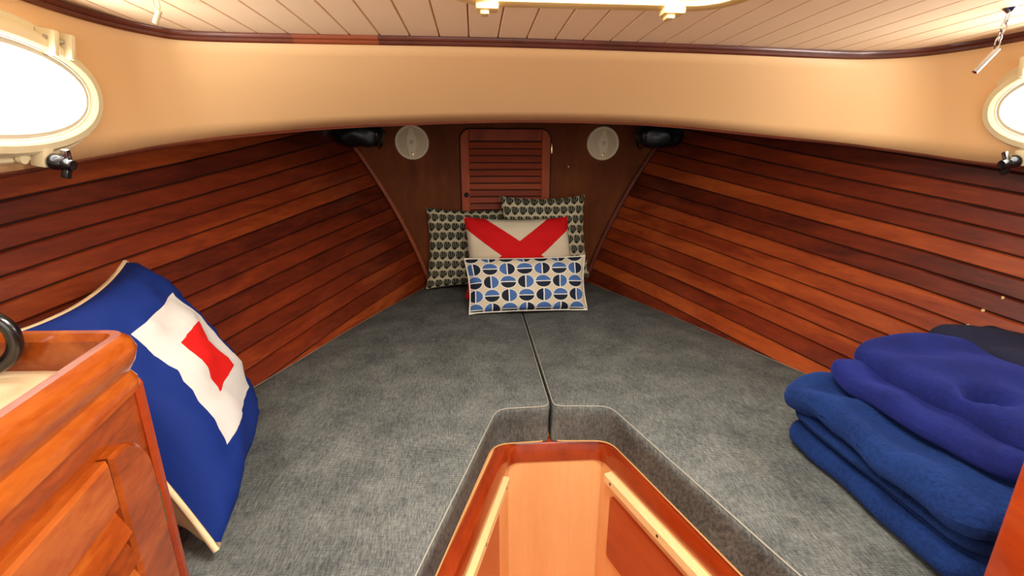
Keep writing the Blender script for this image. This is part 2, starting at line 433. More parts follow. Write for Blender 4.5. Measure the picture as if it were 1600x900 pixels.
# travel is left->right over the bow, so 'right of travel' (positive side) is inboard
tp = [p + Vector((0, 0, -0.012)) for p in TS]
prof = [(-0.004, -0.003), (0.004, -0.005), (0.009, -0.002), (0.009, 0.003), (0.015, 0.004), (0.017, 0.007), (0.017, 0.0115), (-0.004, 0.0115)]
cut1 = min(range(len(tp)), key=lambda i: abs(tp[i].x + 0.53) + (tp[i].y < 1) * 9); cut2 = min(range(len(tp)), key=lambda i: abs(tp[i].x + 0.35) + (tp[i].y < 1) * 9)
for i, (a, b, mt, lab) in enumerate(((0, cut1, 'trim', 'dark mahogany ceiling moulding round the left corner'), (cut1, cut2, 'trim_lite', 'short paler orange piece of the ceiling moulding'), (cut2, len(tp) - 1, 'trim', 'long dark mahogany ceiling moulding above the cream wall'))):
    o = sweep('trim_%d' % (4 + i), tp[a:b + 1], prof, M[mt], None); struct(o, lab, 'trim')
# deck underside outside the cream wall (side decks and foredeck)
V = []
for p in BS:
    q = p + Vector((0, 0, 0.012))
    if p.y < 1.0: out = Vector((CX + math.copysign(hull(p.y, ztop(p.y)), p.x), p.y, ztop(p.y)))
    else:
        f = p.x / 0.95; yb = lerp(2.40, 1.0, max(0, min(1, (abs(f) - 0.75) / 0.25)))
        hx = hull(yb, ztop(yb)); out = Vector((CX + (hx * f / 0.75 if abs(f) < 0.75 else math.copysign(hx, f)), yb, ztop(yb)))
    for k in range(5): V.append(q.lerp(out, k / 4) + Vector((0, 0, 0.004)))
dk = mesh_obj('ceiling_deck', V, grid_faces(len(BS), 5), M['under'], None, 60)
struct(dk, 'shadowed underside of the deck behind the cream wall', 'ceiling')

HX0, HX1, HY0, HY1 = -0.19, 0.255, 0.30, 0.80      # hatch opening
def front_y(x): # forward limit of the ceiling at x
    best = 0.6
    for a, b in zip(TS, TS[1:]):
        lo, hi = min(a.x, b.x), max(a.x, b.x)
        if lo <= x <= hi and hi > lo: best = max(best, lerp(a.y, b.y, (x - a.x) / (b.x - a.x)))
    return best
ceil = rbox('ceiling', 0.07, -0.08, 0.925, 1.94, 0.72, 0.012, M['ceil_gap'], None, 0)
struct(ceil, 'cream tongue-and-groove planked ceiling with the deck hatch', 'ceiling')
for nm, (x0, x1, y0, y1) in {'a': (-0.90, HX0 - .01, .28, 1.24), 'b': (HX1 + .01, 1.04, .28, 1.24), 'c': (HX0 - .01, HX1 + .01, HY1 + .01, 1.24)}.items():
    rbox('backing', (x0 + x1) / 2, (y0 + y1) / 2, 0.925, x1 - x0, y1 - y0, 0.012, M['ceil_gap'], ceil, 0)
PW = 0.0628; x = -0.865 + 0.014
def cplank(x0, x1, y0, ya, yb):
    g = 0.0007; c = 0.0018; V = []
    for y_l, y_r in ((y0, y0), (ya, yb)):
        for xx, z in ((x0 + g, 0.919), (x0 + g, 0.9035), (x0 + g + c, 0.900), (x1 - g - c, 0.900), (x1 - g, 0.9035), (x1 - g, 0.919)):
            V.append((xx, lerp(y_l, y_r, (xx - x0) / (x1 - x0)), z))
    mesh_obj('plank', V, grid_faces(2, 6), M['ceil'], ceil, 30)
x = -0.857
while x < 0.995:
    x1 = min(x + PW, 1.0); fa, fb = front_y(x + 0.001) + 0.004, front_y(x1 - 0.001) + 0.004
    if x1 > HX0 and x < HX1:
        cplank(x, x1, HY1 - 0.0, fa, fb); cplank(x, x1, -0.40, HY0, HY0)
    else: cplank(x, x1, -0.40, fa, fb)
    x += PW

# deck hatch
h = thing('deck_hatch', 'ivory moulded deck hatch frame with rounded corners in the ceiling', 'hatch', ((HX0 + HX1) / 2, (HY0 + HY1) / 2, 0.9))
def rrect(x0, x1, y0, y1, r, z, n=6):
    out = []
    for cx, cy, a0 in ((x1 - r, y1 - r, 0), (x0 + r, y1 - r, PI / 2), (x0 + r, y0 + r, PI), (x1 - r, y0 + r, 1.5 * PI)):
        for k in range(n + 1): out.append(Vector((cx + r * math.cos(a0 + PI / 2 * k / n), cy + r * math.sin(a0 + PI / 2 * k / n), z)))
    return out
path = rrect(HX0 - 0.002, HX1 + 0.002, HY0 - .002, HY1 + .018, 0.07, 0.893)
sweep('frame', path, [(0.014, 0.006), (0.016, -0.004), (0.010, -0.012), (0.0, -0.014), (-0.012, -0.010), (-0.014, 0.006), (-0.014, 0.05), (0.002, 0.05)], M['hatch'], h, True)
sweep('inner_frame', rrect(HX0 + 0.02, HX1 - 0.02, HY0 + .02, HY1 - .006, 0.06, 0.905), [(0.007, -0.008), (-0.006, -0.008), (-0.007, 0.03), (0.007, 0.03)], M['hatch'], h, True)
rbox('pane', (HX0 + HX1) / 2, (HY0 + HY1) / 2, 0.955, HX1 - HX0, HY1 - HY0, 0.008, M['acrylic'], h, 0.001)
for hx in (-0.135, 0.165):
    lg = rbox('hinge', hx, HY1 + 0.018, 0.878, 0.036, 0.026, 0.012, M['hatch'], h, 0.004)
    rbox('hinge_pin', hx - .004, HY1 + 0.020, 0.870, 0.014, 0.020, 0.008, M['hatch'], lg, 0.003)
rbox('catch', 0.018, HY1 + 0.042, 0.894, 0.014, 0.008, 0.010, M['hatch'], h, 0.002)

# ------------------------------------------------------------------ louvred door in the bulkhead
DX0, DX1, DZ1, DZ0 = -0.228, 0.221, 0.785, 0.30
dr = thing('door_1', 'small louvred mahogany locker door in the bow bulkhead', 'door', (0, BOWY - 0.005, DZ0)); dr['kind'] = 'structure'
def door_part(name, pts, y0, y1, mat, par, bev=0.003):
    n = len(pts); V = [(x, y1, z) for x, z in pts]
    c = Vector((sum(p[0] for p in pts) / n, sum(p[1] for p in pts) / n))
    V += [(x, y0 + bev, z) for x, z in pts]
    V += [(x + (c.x - x) * min(1, bev / max(0.01, abs(c.x - x))) * (abs(c.x - x) > bev), y0, z + (c.y - z) * min(1, bev / max(0.01, abs(c.y - z))) * (abs(c.y - z) > bev)) for x, z in pts]
    F = [tuple(range(n)), tuple(range(2 * n, 3 * n))]
    for r in (0, n): F += [(r + i, r + (i + 1) % n, r + n + (i + 1) % n, r + n + i) for i in range(n)]
    return mesh_obj(name, V, F, mat, par, 30)
def arc(cx, cz, r, a0, a1, n=6): return [(cx + r * math.cos(lerp(a0, a1, k / n)), cz + r * math.sin(lerp(a0, a1, k / n))) for k in range(n + 1)]
yb, yf = BOWY - 0.001, BOWY - 0.018
door_part('shadow_gap', [(DX0 - .006, DZ0), (DX1 + .006, DZ0)] + arc(DX1 - .05, DZ1 - .05, .056, 0, PI / 2) + arc(DX0 + .05, DZ1 - .05, .056, PI / 2, PI), BOWY - 0.003, BOWY - .0005, M['groove'], dr, 0.0005)
ST = 0.043
door_part('stile', [(DX0, DZ0), (DX0 + ST, DZ0), (DX0 + ST, DZ1 - 0.052)] + [(DX0 + ST, DZ1)] + arc(DX0 + .05, DZ1 - .05, .05, PI / 2 + 0.14, PI), yf, yb, M['door'], dr)
door_part('stile', [(DX1, DZ0), (DX1, DZ1 - .05)] + arc(DX1 - .05, DZ1 - .05, .05, 0.0, PI / 2 - 0.14)[1:] + [(DX1 - ST, DZ1), (DX1 - ST, DZ0)], yf, yb, M['door'], dr)
door_part('top_rail', [(DX0 + ST + .0005, DZ1 - 0.055), (DX1 - ST - .0005, DZ1 - 0.055), (DX1 - ST - .0005, DZ1), (DX0 + ST + .0005, DZ1)], yf, yb, M['door'], dr)
for i in range(13):
    z = DZ1 - 0.075 - i * 0.0335
    V = []
    for x in (DX0 + ST, DX1 - ST):
        for dy, dz in ((-0.013, -0.015), (-0.016, -0.012), (-0.007, 0.013), (-0.004, 0.013), (-0.0035, 0.010), (-0.0095, -0.015)): V.append((x, BOWY + dy - .001, z + dz))
    mesh_obj('slat', V, grid_faces(2, 6, True) + [tuple(range(6)), tuple(range(6, 12))], M['slat'], dr, 30)
kn = lathe('finger_hole', [(0.0, 0.0005), (0.010, 0.0005), (0.0115, 0.0025), (0.0125, 0.001), (0.0125, -0.001)], M['groove'], dr, Matrix.Translation((DX0 + 0.024, yf - 0.0005, 0.468)) @ Matrix.Rotation(PI / 2, 4, 'X'), 20)
hg = rbox('hinge', DX1 + 0.008, BOWY - 0.006, 0.695, 0.008, 0.010, 0.052, M['brass'], dr, 0.002)

# speakers
def speaker(x, z, lab):
    t = thing('wall_speaker', lab, 'speaker', (x, BOWY, z), 'round speakers on the bulkhead')
    mt = Matrix.Translation((x, BOWY, z)) @ Matrix.Rotation(PI / 2, 4, 'X')
    lathe('rim', [(0.083, 0.0), (0.083, 0.006), (0.079, 0.011), (0.072, 0.011), (0.069, 0.008), (0.069, 0.0)], M['grille_rim'], t, mt, 40)
    lathe('grille', [(0.0, 0.012), (0.03, 0.0115), (0.06, 0.009), (0.0695, 0.007)], M['grille'], t, mt, 40)
    pts = [(0.010, .066), (0.012, .045), (0.024, .015), (0.025, -.012), (0.015, -.045), (0.013, -.068)]
    full = pts + [(-a, b) for a, b in reversed(pts)]
    V = [mt @ Vector((a, b, 0.0145)) for a, b in full] + [mt @ Vector((a * 1.1, b * 1.02, 0.008)) for a, b in full]; n = len(full)
    bar = mesh_obj('centre_bar', V, [tuple(range(n))] + [(i, (i + 1) % n, n + (i + 1) % n, n + i) for i in range(n)], M['grille_rim'], t, 30)
    lathe('dome', [(0.0, 0.020), (0.006, 0.019), (0.010, 0.0145)], M['grille'], bar, mt, 20)
    rbox('badge', x + 0.002, BOWY - 0.016, z - 0.055, 0.008, 0.003, 0.018, M['brass'], bar, 0.001)
speaker(-0.463, 0.722, 'round beige speaker on the bulkhead left of the louvred door')
speaker(0.490, 0.719, 'round beige speaker on the bulkhead right of the louvred door')
# screw cap on the bulkhead
tag(lathe('screw_cap', [(0.0, 0.003), (0.003, 0.0025), (0.0045, 0.0)], M['brass'], None, Matrix.Translation((0.318, BOWY - .0005, 0.605)) @ Matrix.Rotation(PI / 2, 4, 'X'), 12), 'tiny pale screw cap on the bulkhead beside the door hinge', 'screw')

# dark stuff bags tucked under the deck in the corners
def bag(side, x, lab):
    t = thing('stuff_bag', lab, 'bag', (x, 2.27, 0.69), 'dark bags in the bow corners')
    V = []; nu, nv = 18, 22
    for i in range(nu):
        s = i / (nu - 1); a = -1 + 2 * s
        r = max(0.001, (1 - abs(a) ** 3.0)) ** 0.5
        for j in range(nv):
            t2 = 2 * PI * j / nv
            p = Vector((x + 0.115 * a, 2.285 + 0.062 * r * math.cos(t2) - 0.01 * a * side, 0.755 + 0.060 * r * math.sin(t2)))
            p += Vector((0, 1, 1)) * 0.010 * noise.noise(p * 22); V.append(p)
    mesh_obj('body', V, grid_faces(nu, nv, True) + [tuple(range(nv)), tuple(range((nu - 1) * nv, nu * nv))], M['bag'], t, 70)
    tube('drawstring', [Vector((x - side * 0.088, 2.285 + 0.066 * math.cos(k), 0.755 + 0.064 * math.sin(k))) for k in [2 * PI * i / 20 for i in range(20)]], 0.004, M['black'], t, True, 6, Vector((1, 0.01, 0)))
bag(-1, -0.685, 'glossy dark rounded bag tucked in the top left bow corner')
bag(1, 0.735, 'dark teal rounded bag tucked in the top right bow corner')

# ------------------------------------------------------------------ berth base with the open well
bb = thing('berth_platform', 'plywood berth platform with varnished fiddle rail round a V-shaped well', 'berth', (0.05, 1.13, -0.62))
WL0, WR0 = (-0.080, 1.128), (0.188, 1.124)
def wl(s): return (WL0[0] - 0.309 * s, WL0[1] - 0.951 * s)      # left side line, s metres aft
def wr(s): return (WR0[0] + 0.309 * s, WR0[1] - 0.951 * s)
LEN = 1.15
rp = round_path([(*wl(LEN), 0), (*WL0, 0), (*WR0, 0), (*wr(LEN), 0)], [0.045, 0.045], 8)
rail_prof = [(0.0, -0.19), (0.0, -0.136), (-0.004, -0.129), (-0.012, -0.1262), (-0.026, -0.1262), (-0.034, -0.130), (-0.034, -0.19)]
sweep('fiddle_rail', rp, rail_prof, M['rail'], bb)
def vert_panel(name, a, b, z0, z1, th, mat, par):  # panel behind line a->b, thickness to the left of travel
    a, b = Vector((*a, 0)), Vector((*b, 0)); t = (b - a).normalized(); nrm = Vector((-t.y, t.x, 0)) * th
    V = [p + Vector((0, 0, z)) for z in (z0, z1) for p in (a, b, b + nrm, a + nrm)]
    return mesh_obj(name, V, [(0, 1, 2, 3), (4, 5, 6, 7)] + [(i, (i + 1) % 4, 4 + (i + 1) % 4, 4 + i) for i in range(4)], mat, par, 30)
vert_panel('front_panel', (WL0[0] - .01, WL0[1] + .003), (WR0[0] + .01, WR0[1] + .003), -0.63, -0.185, 0.015, M['ply'], bb)
vert_panel('side_panel', (wl(LEN)[0] - .003, wl(LEN)[1]), (WL0[0] - .003, WL0[1]), -0.63, -0.185, 0.015, M['ply'], bb)
vert_panel('side_panel', (WR0[0] + .003, WR0[1]), (wr(LEN)[0] + .003, wr(LEN)[1]), -0.63, -0.185, 0.015, M['ply'], bb)
def side_frame(side):
    a = math.atan(0.325)
    P = Vector((*(WR0 if side > 0 else WL0), 0)); u = Vector((side * math.sin(a), -math.cos(a), 0)); w = Vector((-side * math.cos(a), -math.sin(a), 0))
    return P, u, w
for side in (1, -1):
    P, u, w = side_frame(side)
    def fp(s, d, z): return P + u * s + w * d + Vector((0, 0, z))
    def slab(name, s0, s1, z0, z1, d0, d1, mat, par, r=0.0):
        pts = [(s0, z0), (s1, z0), (s1, z1), (s0, z1)]
        if r: pts = arc(s0 + r, z0 + r, r, PI, 1.5 * PI, 4) + [(s1, z0), (s1, z1)] + arc(s0 + r, z1 - r, r, PI / 2, PI, 4)
        n = len(pts); V = [fp(s, d0, z) for s, z in pts] + [fp(s, d1 - .002, z) for s, z in pts]
        ms, mz = (s0 + s1) / 2, (z0 + z1) / 2
        V += [fp(s + (0.002 if s < ms else -0.002), d1, z + (0.002 if z < mz else -0.002)) for s, z in pts]
        F = [tuple(range(n)), tuple(range(2 * n, 3 * n))] + [(q + i, q + (i + 1) % n, q + n + (i + 1) % n, q + n + i) for q in (0, n) for i in range(n)]
        return mesh_obj(name, V, F, mat, par, 30)
    cl = slab('cleat', 0.045, 1.05, -0.226, -0.200, -0.003, 0.020 if side > 0 else 0.013, M['cleat'], bb)
    q = 0.020 if side > 0 else 0.013
    for s in (0.075, 0.27, 0.50):
        lathe('screw_hole', [(0.0, q + .0012), (0.004, q + .0006), (0.0045, q - .001)], M['black'], cl, Matrix.Translation(fp(s, 0, -0.213)) @ Matrix((( u.x, 0, w.x), (u.y, 0, w.y), (0, 1, 0))).to_4x4(), 10)
    s0 = 0.058 if side > 0 else 0.13
    dd = slab('locker_door', s0, 0.62, -0.478, -0.268 if side > 0 else -0.236, -0.003, 0.006, M['locker'], bb, 0.012)
    lathe('finger_hole', [(0.0, 0.0066), (0.010, 0.0066), (0.0125, 0.0082), (0.0135, 0.006)], M['groove'], dd, Matrix.Translation(fp(0.325, 0, -0.310)) @ Matrix(((u.x, 0, w.x), (u.y, 0, w.y), (0, 1, 0))).to_4x4(), 18)
# boards under the cushions
def outline_left():
    hullpts = [(CX - hull(y, 0) + 0.006, y) for y in (0.16, 0.5, 0.8, 1.1, 1.4, 1.7, 2.0, 2.2, 2.385)]
    return hullpts
def board(side):
    ln = wl if side < 0 else wr; p0 = WL0 if side < 0 else WR0
    k = 0.036
    pts = [(CX + side * (hull(y, -0.13) - 0.004), y) for y in ((0.61 if side < 0 else 0.47), 0.8, 1.1, 1.4, 1.7, 2.0, 2.2, 2.395)]
    pts += [(0.053, 2.395), (0.053, p0[1] + k), (p0[0], p0[1] + k), (ln(0.02)[0] + side * k, ln(0.02)[1]), (ln(0.98)[0] + side * k, 0.2)] + ([(-0.515, 0.2), (-0.582, 0.61)] if side < 0 else [(0.532, 0.2), (0.532, 0.47)])
    n = len(pts); V = [(x, y, -0.14) for x, y in pts] + [(x, y, -0.1265) for x, y in pts]
    mesh_obj('berth_board', V, [tuple(range(n)), tuple(range(n, 2 * n))] + [(i, (i + 1) % n, n + (i + 1) % n, n + i) for i in range(n)], M['ply'], bb, 30)
board(-1); board(1)
fl = rbox('floor', 0.05, 0.9, -0.645, 2.3, 3.2, 0.03, M['sole'], None, 0); struct(fl, 'pale varnished cabin sole below the berth', 'floor')

# ------------------------------------------------------------------ cushions
def offset_poly(P, d):
    n = len(P); out = []
    area2 = sum(P[i].x * P[(i + 1) % n].y - P[(i + 1) % n].x * P[i].y for i in range(n)); sg = 1 if area2 > 0 else -1
    for i in range(n):
        a, b, c = P[i - 1], P[i], P[(i + 1) % n]
        t1 = (b - a).normalized(); t2 = (c - b).normalized()
        n1 = Vector((-t1.y, t1.x)) * sg; n2 = Vector((-t2.y, t2.x)) * sg; m = (n1 + n2)
        m = m.normalized() if m.length > 1e-6 else n1
        out.append(b + m * d / max(0.5, m.dot(n1)))
    return out
def cushion(side, label):
    gx = 0.037 + side * 0.0025
    hp = [(CX + side * (hull(y, 0) - 0.004), y) for y in ((0.605 if side < 0 else 0.47), 0.7, 0.95, 1.2, 1.45, 1.7, 1.95, 2.2, 2.385)]
    if side < 0: notch = [(gx, 1.112), (-0.112, 1.108), (-0.262, 0.62), (-0.39, 0.20), (-0.515, 0.20), (-0.582, 0.605)]
    else: notch = [(gx, 1.112), (0.192, 1.100), (0.338, 0.60), (0.46, 0.20), (0.532, 0.20), (0.532, 0.47)]
    pts = hp + [(gx, 2.385)] + notch
    pts = [Vector((a, b, 0)) for a, b in pts]
    rad = [0.004] * 7 + [0.03, 0.03, 0.03, 0.045, 0.03, 0.03, 0.03, 0.03]
    P3 = round_path(pts + [pts[0]], rad, 5)[:-1]
    P3 = [p for i, p in enumerate(P3) if (p - P3[i - 1]).length > 1e-4]
    # finer points along long straight runs
    Q = []
    for i, p in enumerate(P3):
        q = P3[(i + 1) % len(P3)]; k = max(1, int((q - p).length / 0.05))
        for j in range(k): Q.append(p.lerp(q, j / k))
    P2 = [Vector((p.x, p.y)) for p in Q]; n = len(P2)
    t = thing('berth_cushion', label, 'cushion', (side * 0.4, 1.2, -0.12), 'V-berth cushions')
    rings = [(0.018, -0.1255), (0.015, -0.10), (0.007, -0.045), (0.0, -0.016), (0.003, -0.007), (0.010, -0.002), (0.022, 0.0)]
    V = []
    for d, z in rings:
        for p0, p in zip(P2, offset_poly(P2, d)):
            if abs(p0.x - gx) < 0.012 and p0.y > 1.10 and z < -0.02: p = Vector((p0.x + side * 0.001, p.y))
            w = 0.003 * noise.noise(Vector((p.x * 9, p.y * 9, 3.0 + z * 8)))
            V.append(Vector((p.x + w, p.y + w, z + (w if -0.1 < z < -0.01 else 0))))
    m = len(rings)
    F = [(r * n + i, r * n + (i + 1) % n, (r + 1) * n + (i + 1) % n, (r + 1) * n + i) for r in range(m - 1) for i in range(n)]
    F.append(tuple(range(n)))
    bm = bmesh.new(); vs = [bm.verts.new(v) for v in V]
    for f in F: bm.faces.new([vs[i] for i in f])
    # top: constrained triangulation with interior points so that it can be gently puffed
    rim = [Vector((v.x, v.y)) for v in V[(m - 1) * n:]]
    def inside(q):
        c = False
        for i in range(n):
            p, r = rim[i - 1], rim[i]
            if (p.y > q.y) != (r.y > q.y) and q.x < (r.x - p.x) * (q.y - p.y) / (r.y - p.y) + p.x: c = not c
        return c
    pts2 = list(rim); iy = 0.23
    while iy < 2.38:
        ix = -1.1
        while ix < 1.1:
            q = Vector((ix + (0.02 if int(iy / 0.04) % 2 else 0), iy))
            if inside(q) and min((q - p).length for p in rim) > 0.018: pts2.append(q)
            ix += 0.045
        iy += 0.045
    co, _, tri, orig, _, _ = delaunay_2d_cdt(pts2, [(i, (i + 1) % n) for i in range(n)], [], 1, 1e-6)
    tv = []
    for c, og in zip(co, orig):
        if og and og[0] < n: tv.append(vs[(m - 1) * n + og[0]])
        else:
            dmin = min((c - p).length for p in rim)
            z = 0.008 * min(1, dmin / 0.12) + 0.004 * noise.noise(Vector((c.x * 6, c.y * 6, side))) * min(1, dmin / 0.05)
            # a few shallow creases beside the centre gap
            z += 0.0035 * math.sin(c.y * 62 + c.x * 14) * max(0, 1 - abs(c.x - gx - side * 0.10) / 0.11) * max(0, 1 - abs(c.y - 1.50) / 0.28) * min(1, dmin / 0.03)
            tv.append(bm.verts.new((c.x, c.y, z)))
    for f in tri:
        try: bm.faces.new([tv[i] for i in f])
        except ValueError: pass
    bmesh.ops.recalc_face_normals(bm, faces=bm.faces)
    me = bpy.data.meshes.new('cover'); bm.to_mesh(me); bm.free()
    link('cover', me, M['fabric'], t, 50)
    seamp = [Vector((p.x, p.y, -0.0055)) for p in offset_poly(P2, 0.0035)]
    tube('seam_piping', seamp, 0.0018, M['thread'], t, True, 5)
    low = [Vector((p.x, p.y, -0.1235)) for p in offset_poly(P2, 0.016)]
    tube('lower_piping', low, 0.0022, M['tan_edge'], t, True, 5)
cushion(-1, 'grey tweed berth cushion left of the centre gap')
cushion(1, 'grey tweed berth cushion right of the centre gap')

# ------------------------------------------------------------------ pillows
def pillow(name, label, c, thick, front, back=None, group=None, piping=None, n=26, wr=0.013, sag=0.085, seed=0):
    """c: bottom-left, bottom-right, top-right, top-left as seen from the front"""
    bl, br, trr, tl = [Vector(p) for p in c]
    nrm = ((br - bl).cross(tl - bl) + (trr - tl).cross(trr - br)).normalized()
    t = thing(name, label, 'pillow', (bl + br) / 2, group)
    def pos(u, v):   # u, v in -1..1
        k = sag; uu = u * (1 - k * (1 - v * v) * (abs(u) ** 2)); vv = v * (1 - k * (1 - u * u) * (abs(v) ** 2))
        a, b = (uu + 1) / 2, (vv + 1) / 2
        return bl.lerp(br, a).lerp(tl.lerp(trr, a), b)
    def bulge(u, v): return (max(0, 1 - u * u) * max(0, 1 - v * v)) ** 0.37
    for sgn, nm, mt in ((1, 'front_cover', front), (-1, 'back_cover', back or front)):
        V, UV = [], []
        for i in range(n):
            for j in range(n):
                u, v = -1 + 2 * i / (n - 1), -1 + 2 * j / (n - 1)
                u, v = math.sin(u * PI / 2) * 0.35 + u * 0.65, math.sin(v * PI / 2) * 0.35 + v * 0.65
                p = pos(u, v); b = bulge(u, v)
                q = Vector((u * 3 + seed, v * 3, sgn * 2.0))
                edge = 1 - max(abs(u), abs(v))
                # puckers running in from the seams, softer towards the middle
                wv = noise.noise(q * 1.1) * 1.0 + noise.noise(Vector((u * 9, v * 9, seed + sgn))) * 0.5 * min(1, edge * 6)
                V.append(p + nrm * sgn * (thick * 0.5 * b + wr * wv * min(1, b * 1.5)))
                UV.append(((u + 1) / 2, (v + 1) / 2))
        mesh_obj(nm, V, grid_faces(n, n), mt, t, 80, UV)
    if piping:
        path = [pos(-1 + 2 * i / 16, -1) for i in range(16)] + [pos(1, -1 + 2 * i / 16) for i in range(16)] + [pos(1 - 2 * i / 16, 1) for i in range(16)] + [pos(-1, 1 - 2 * i / 16) for i in range(16)]
        tube('piping', path, 0.0042, piping, t, True, 6, nrm)
    return t, pos, nrm
pillow('throw_pillow', 'cream and black fan-print pillow leaning left of the louvred door', [(-.415, 2.25, .015), (.03, 2.27, .02), (.03, 2.345, .405), (-.405, 2.345, .412)], 0.10, M['fans'], None, 'fan-print pillows', seed=1)
pillow('throw_pillow', 'cream and black fan-print pillow standing taller on the right', [(-.01, 2.17, .06), (.402, 2.19, .072), (.372, 2.245, .475), (-.045, 2.245, .473)], 0.10, M['fans2'], None, 'fan-print pillows', seed=2)
pillow('flag_pillow', 'off-white pillow with a large red diagonal cross', [(-.215, 2.035, .025), (.335, 2.035, .03), (.262, 2.095, .390), (-.215, 2.095, .394)], 0.13, M['flag_x'], M['beige_cloth'], 'signal flag pillows', seed=3)
pillow('lumbar_pillow', 'small oblong pillow with blue and black split circles', [(-.195, 1.85, .018), (.312, 1.86, .018), (.312, 1.945, .235), (-.212, 1.945, .232)], 0.12, M['circles'], M['beige_cloth'], None, M['white_piping'], sag=0.05, seed=4)
wp, wpos, wn = pillow('flag_pillow', 'navy pillow with white square and red centre leaning by the cabinet', [(-.855, .715, .395), (-.595, .655, .025), (-.725, 1.085, .03), (-.95, 1.09, .425)], 0.19, M['flag_w'], M['beige_cloth'], 'signal flag pillows', seed=5, wr=0.014)
tube('edge_seam', [wpos(-1, 1 - 2 * i / 14) - wn * 0.006 for i in range(15)] + [wpos(-1 + 2 * i / 14, -1) - wn * 0.006 for i in range(1, 15)], 0.0055, M['beige_cloth'], wp, False, 6, wn)

# ------------------------------------------------------------------ folded blankets
def layer(x0, x1, y0, y1, zc, th, seed, parent, mat, name='fold', droop=0.0, skew=0.0, amp=0.008, tilt=0.0, dent=None, nx=22, ny=30):
    """a rounded fold of cloth with its nose along x0; noise makes it soft"""
    V = []; loop = []
    for i in range(nx): # upper side from x0 to x1
        t = i / (nx - 1); loop.append((t, 1))
    for i in range(nx): loop.append((1 - i / (nx - 1), -1))
    m = len(loop)
    for j in range(ny):
        s = 0.5 - 0.5 * math.cos(PI * j / (ny - 1)); y = lerp(y0, y1, s)
        de = min(s, 1 - s) * (y1 - y0); k = min(1, de / (th / 2)); e = max(0.03, math.sqrt(max(0, 1 - (1 - k) ** 2)))
        cr_ = 0.05; kc = min(1, de / cr_); cs = cr_ * (1 - math.sqrt(max(0, 1 - (1 - kc) ** 2)))
        for t, sg in loop:
            tt = t ** 1.6
            x = lerp(x0 + cs, x1, tt) + skew * (s - 0.5)
            d = tt * (x1 - x0) / (th / 2); prof = math.sqrt(max(0.0, 1 - (1 - min(1, d)) ** 2)) if d < 1 else 1.0
            p = Vector((x, y, zc + sg * th / 2 * prof * e - droop * (1 - tt) ** 2 + tilt * (s - .5)))
            w = noise.noise(Vector((x * 7, y * 7, seed))) + 0.5 * noise.noise(Vector((x * 16, y * 16, seed + 5 + sg)))
            w += 0.55 * math.sin((x * 0.8 + y) * 34 + seed + 3 * noise.noise(Vector((x * 5, y * 5, seed)))) * max(0, noise.noise(Vector((x * 4, y * 4, seed + 20))) + 0.15) * 2
            p.z += amp * w; p.x += amp * 1.2 * noise.noise(Vector((y * 8, zc * 9, seed + 9))) * (1 - tt)
            if dent:
                dx, dy, r, h = dent; q = math.hypot(x - dx, y - dy) / r
                if q < 1 and sg > 0: p.z -= h * (1 - q * q) ** 2
            V.append(p)
    F = grid_faces(ny, m, True) + [tuple(range(m)), tuple(range((ny - 1) * m, ny * m))]
    return mesh_obj(name, V, F, mat, parent, 80)
b1 = thing('fleece_blanket', 'large blue fleece blanket folded in thick layers on the right cushion', 'blanket', (0.77, 0.71, 0.005), 'folded fleece blankets')
layer(.545, 1.00, .475, .905, .042, .054, 1.0, b1, M['fleece'], amp=0.005)
layer(.565, 1.00, .480, .895, .075, .016, 2.0, b1, M['fleece'], amp=0.003)
layer(.545, 1.00, .480, .900, .098, .028, 3.0, b1, M['fleece'], amp=0.004)
layer(.525, 1.00, .470, .912, .148, .060, 4.0, b1, M['fleece'], amp=0.012, droop=0.003)
b2 = thing('fleece_blanket', 'indigo fleece blanket bunched in soft folds on top of the pile', 'blanket', (0.75, 0.70, 0.175), 'folded fleece blankets')
layer(.590, 0.87, .50, .875, .207, .044, 6.0, b2, M['fleece2'], amp=0.011)
layer(.640, 0.86, .49, .880, .245, .056, 7.0, b2, M['fleece2'], amp=0.014, nx=34, ny=46, dent=(0.69, 0.63, 0.045, 0.06))
b3 = layer(.875, 1.04, .60, .950, .236, .084, 8.0, None, M['fleece3'], 'fleece_blanket', amp=0.012)
tag(b3, 'midnight blue fleece folded behind the pile against the hull planking', 'blanket', 'folded fleece blankets')

# ------------------------------------------------------------------ cabinet on the left
A = math.radians(11); U = Vector((math.sin(A), -math.cos(A), 0)); Wn = Vector((math.cos(A), math.sin(A), 0))
CP = Vector((-0.574, 0.568, 0))       # outer corner of the rail
cab = thing('locker_cabinet', 'orange varnished cabinet with louvred door and raised rail top', 'cabinet', (-0.75, 0.4, -0.63))
XL = -0.90
def cpt(u, d, z): return CP + U * u + Wn * d + Vector((0, 0, z))
aft = cpt(0.60, 0, 0); cor = cpt(0.0, 0, 0); lef = Vector((XL, 0.585, 0))
path = round_path([lef, cor, aft], [0.045], 9)
# profile: outside is left of travel (travel left->corner->aft turns right), inboard side positive
rp2 = [(0.012, 0.376), (0.004, 0.380), (0.004, 0.392), (0.010, 0.402), (0.002, 0.416), (-0.002, 0.430), (0.002, 0.442), (0.010, 0.449), (0.020, 0.449), (0.027, 0.441), (0.029, 0.400), (0.029, 0.376)]
sweep('fiddle_rail', path, rp2, M['varnish'], cab)
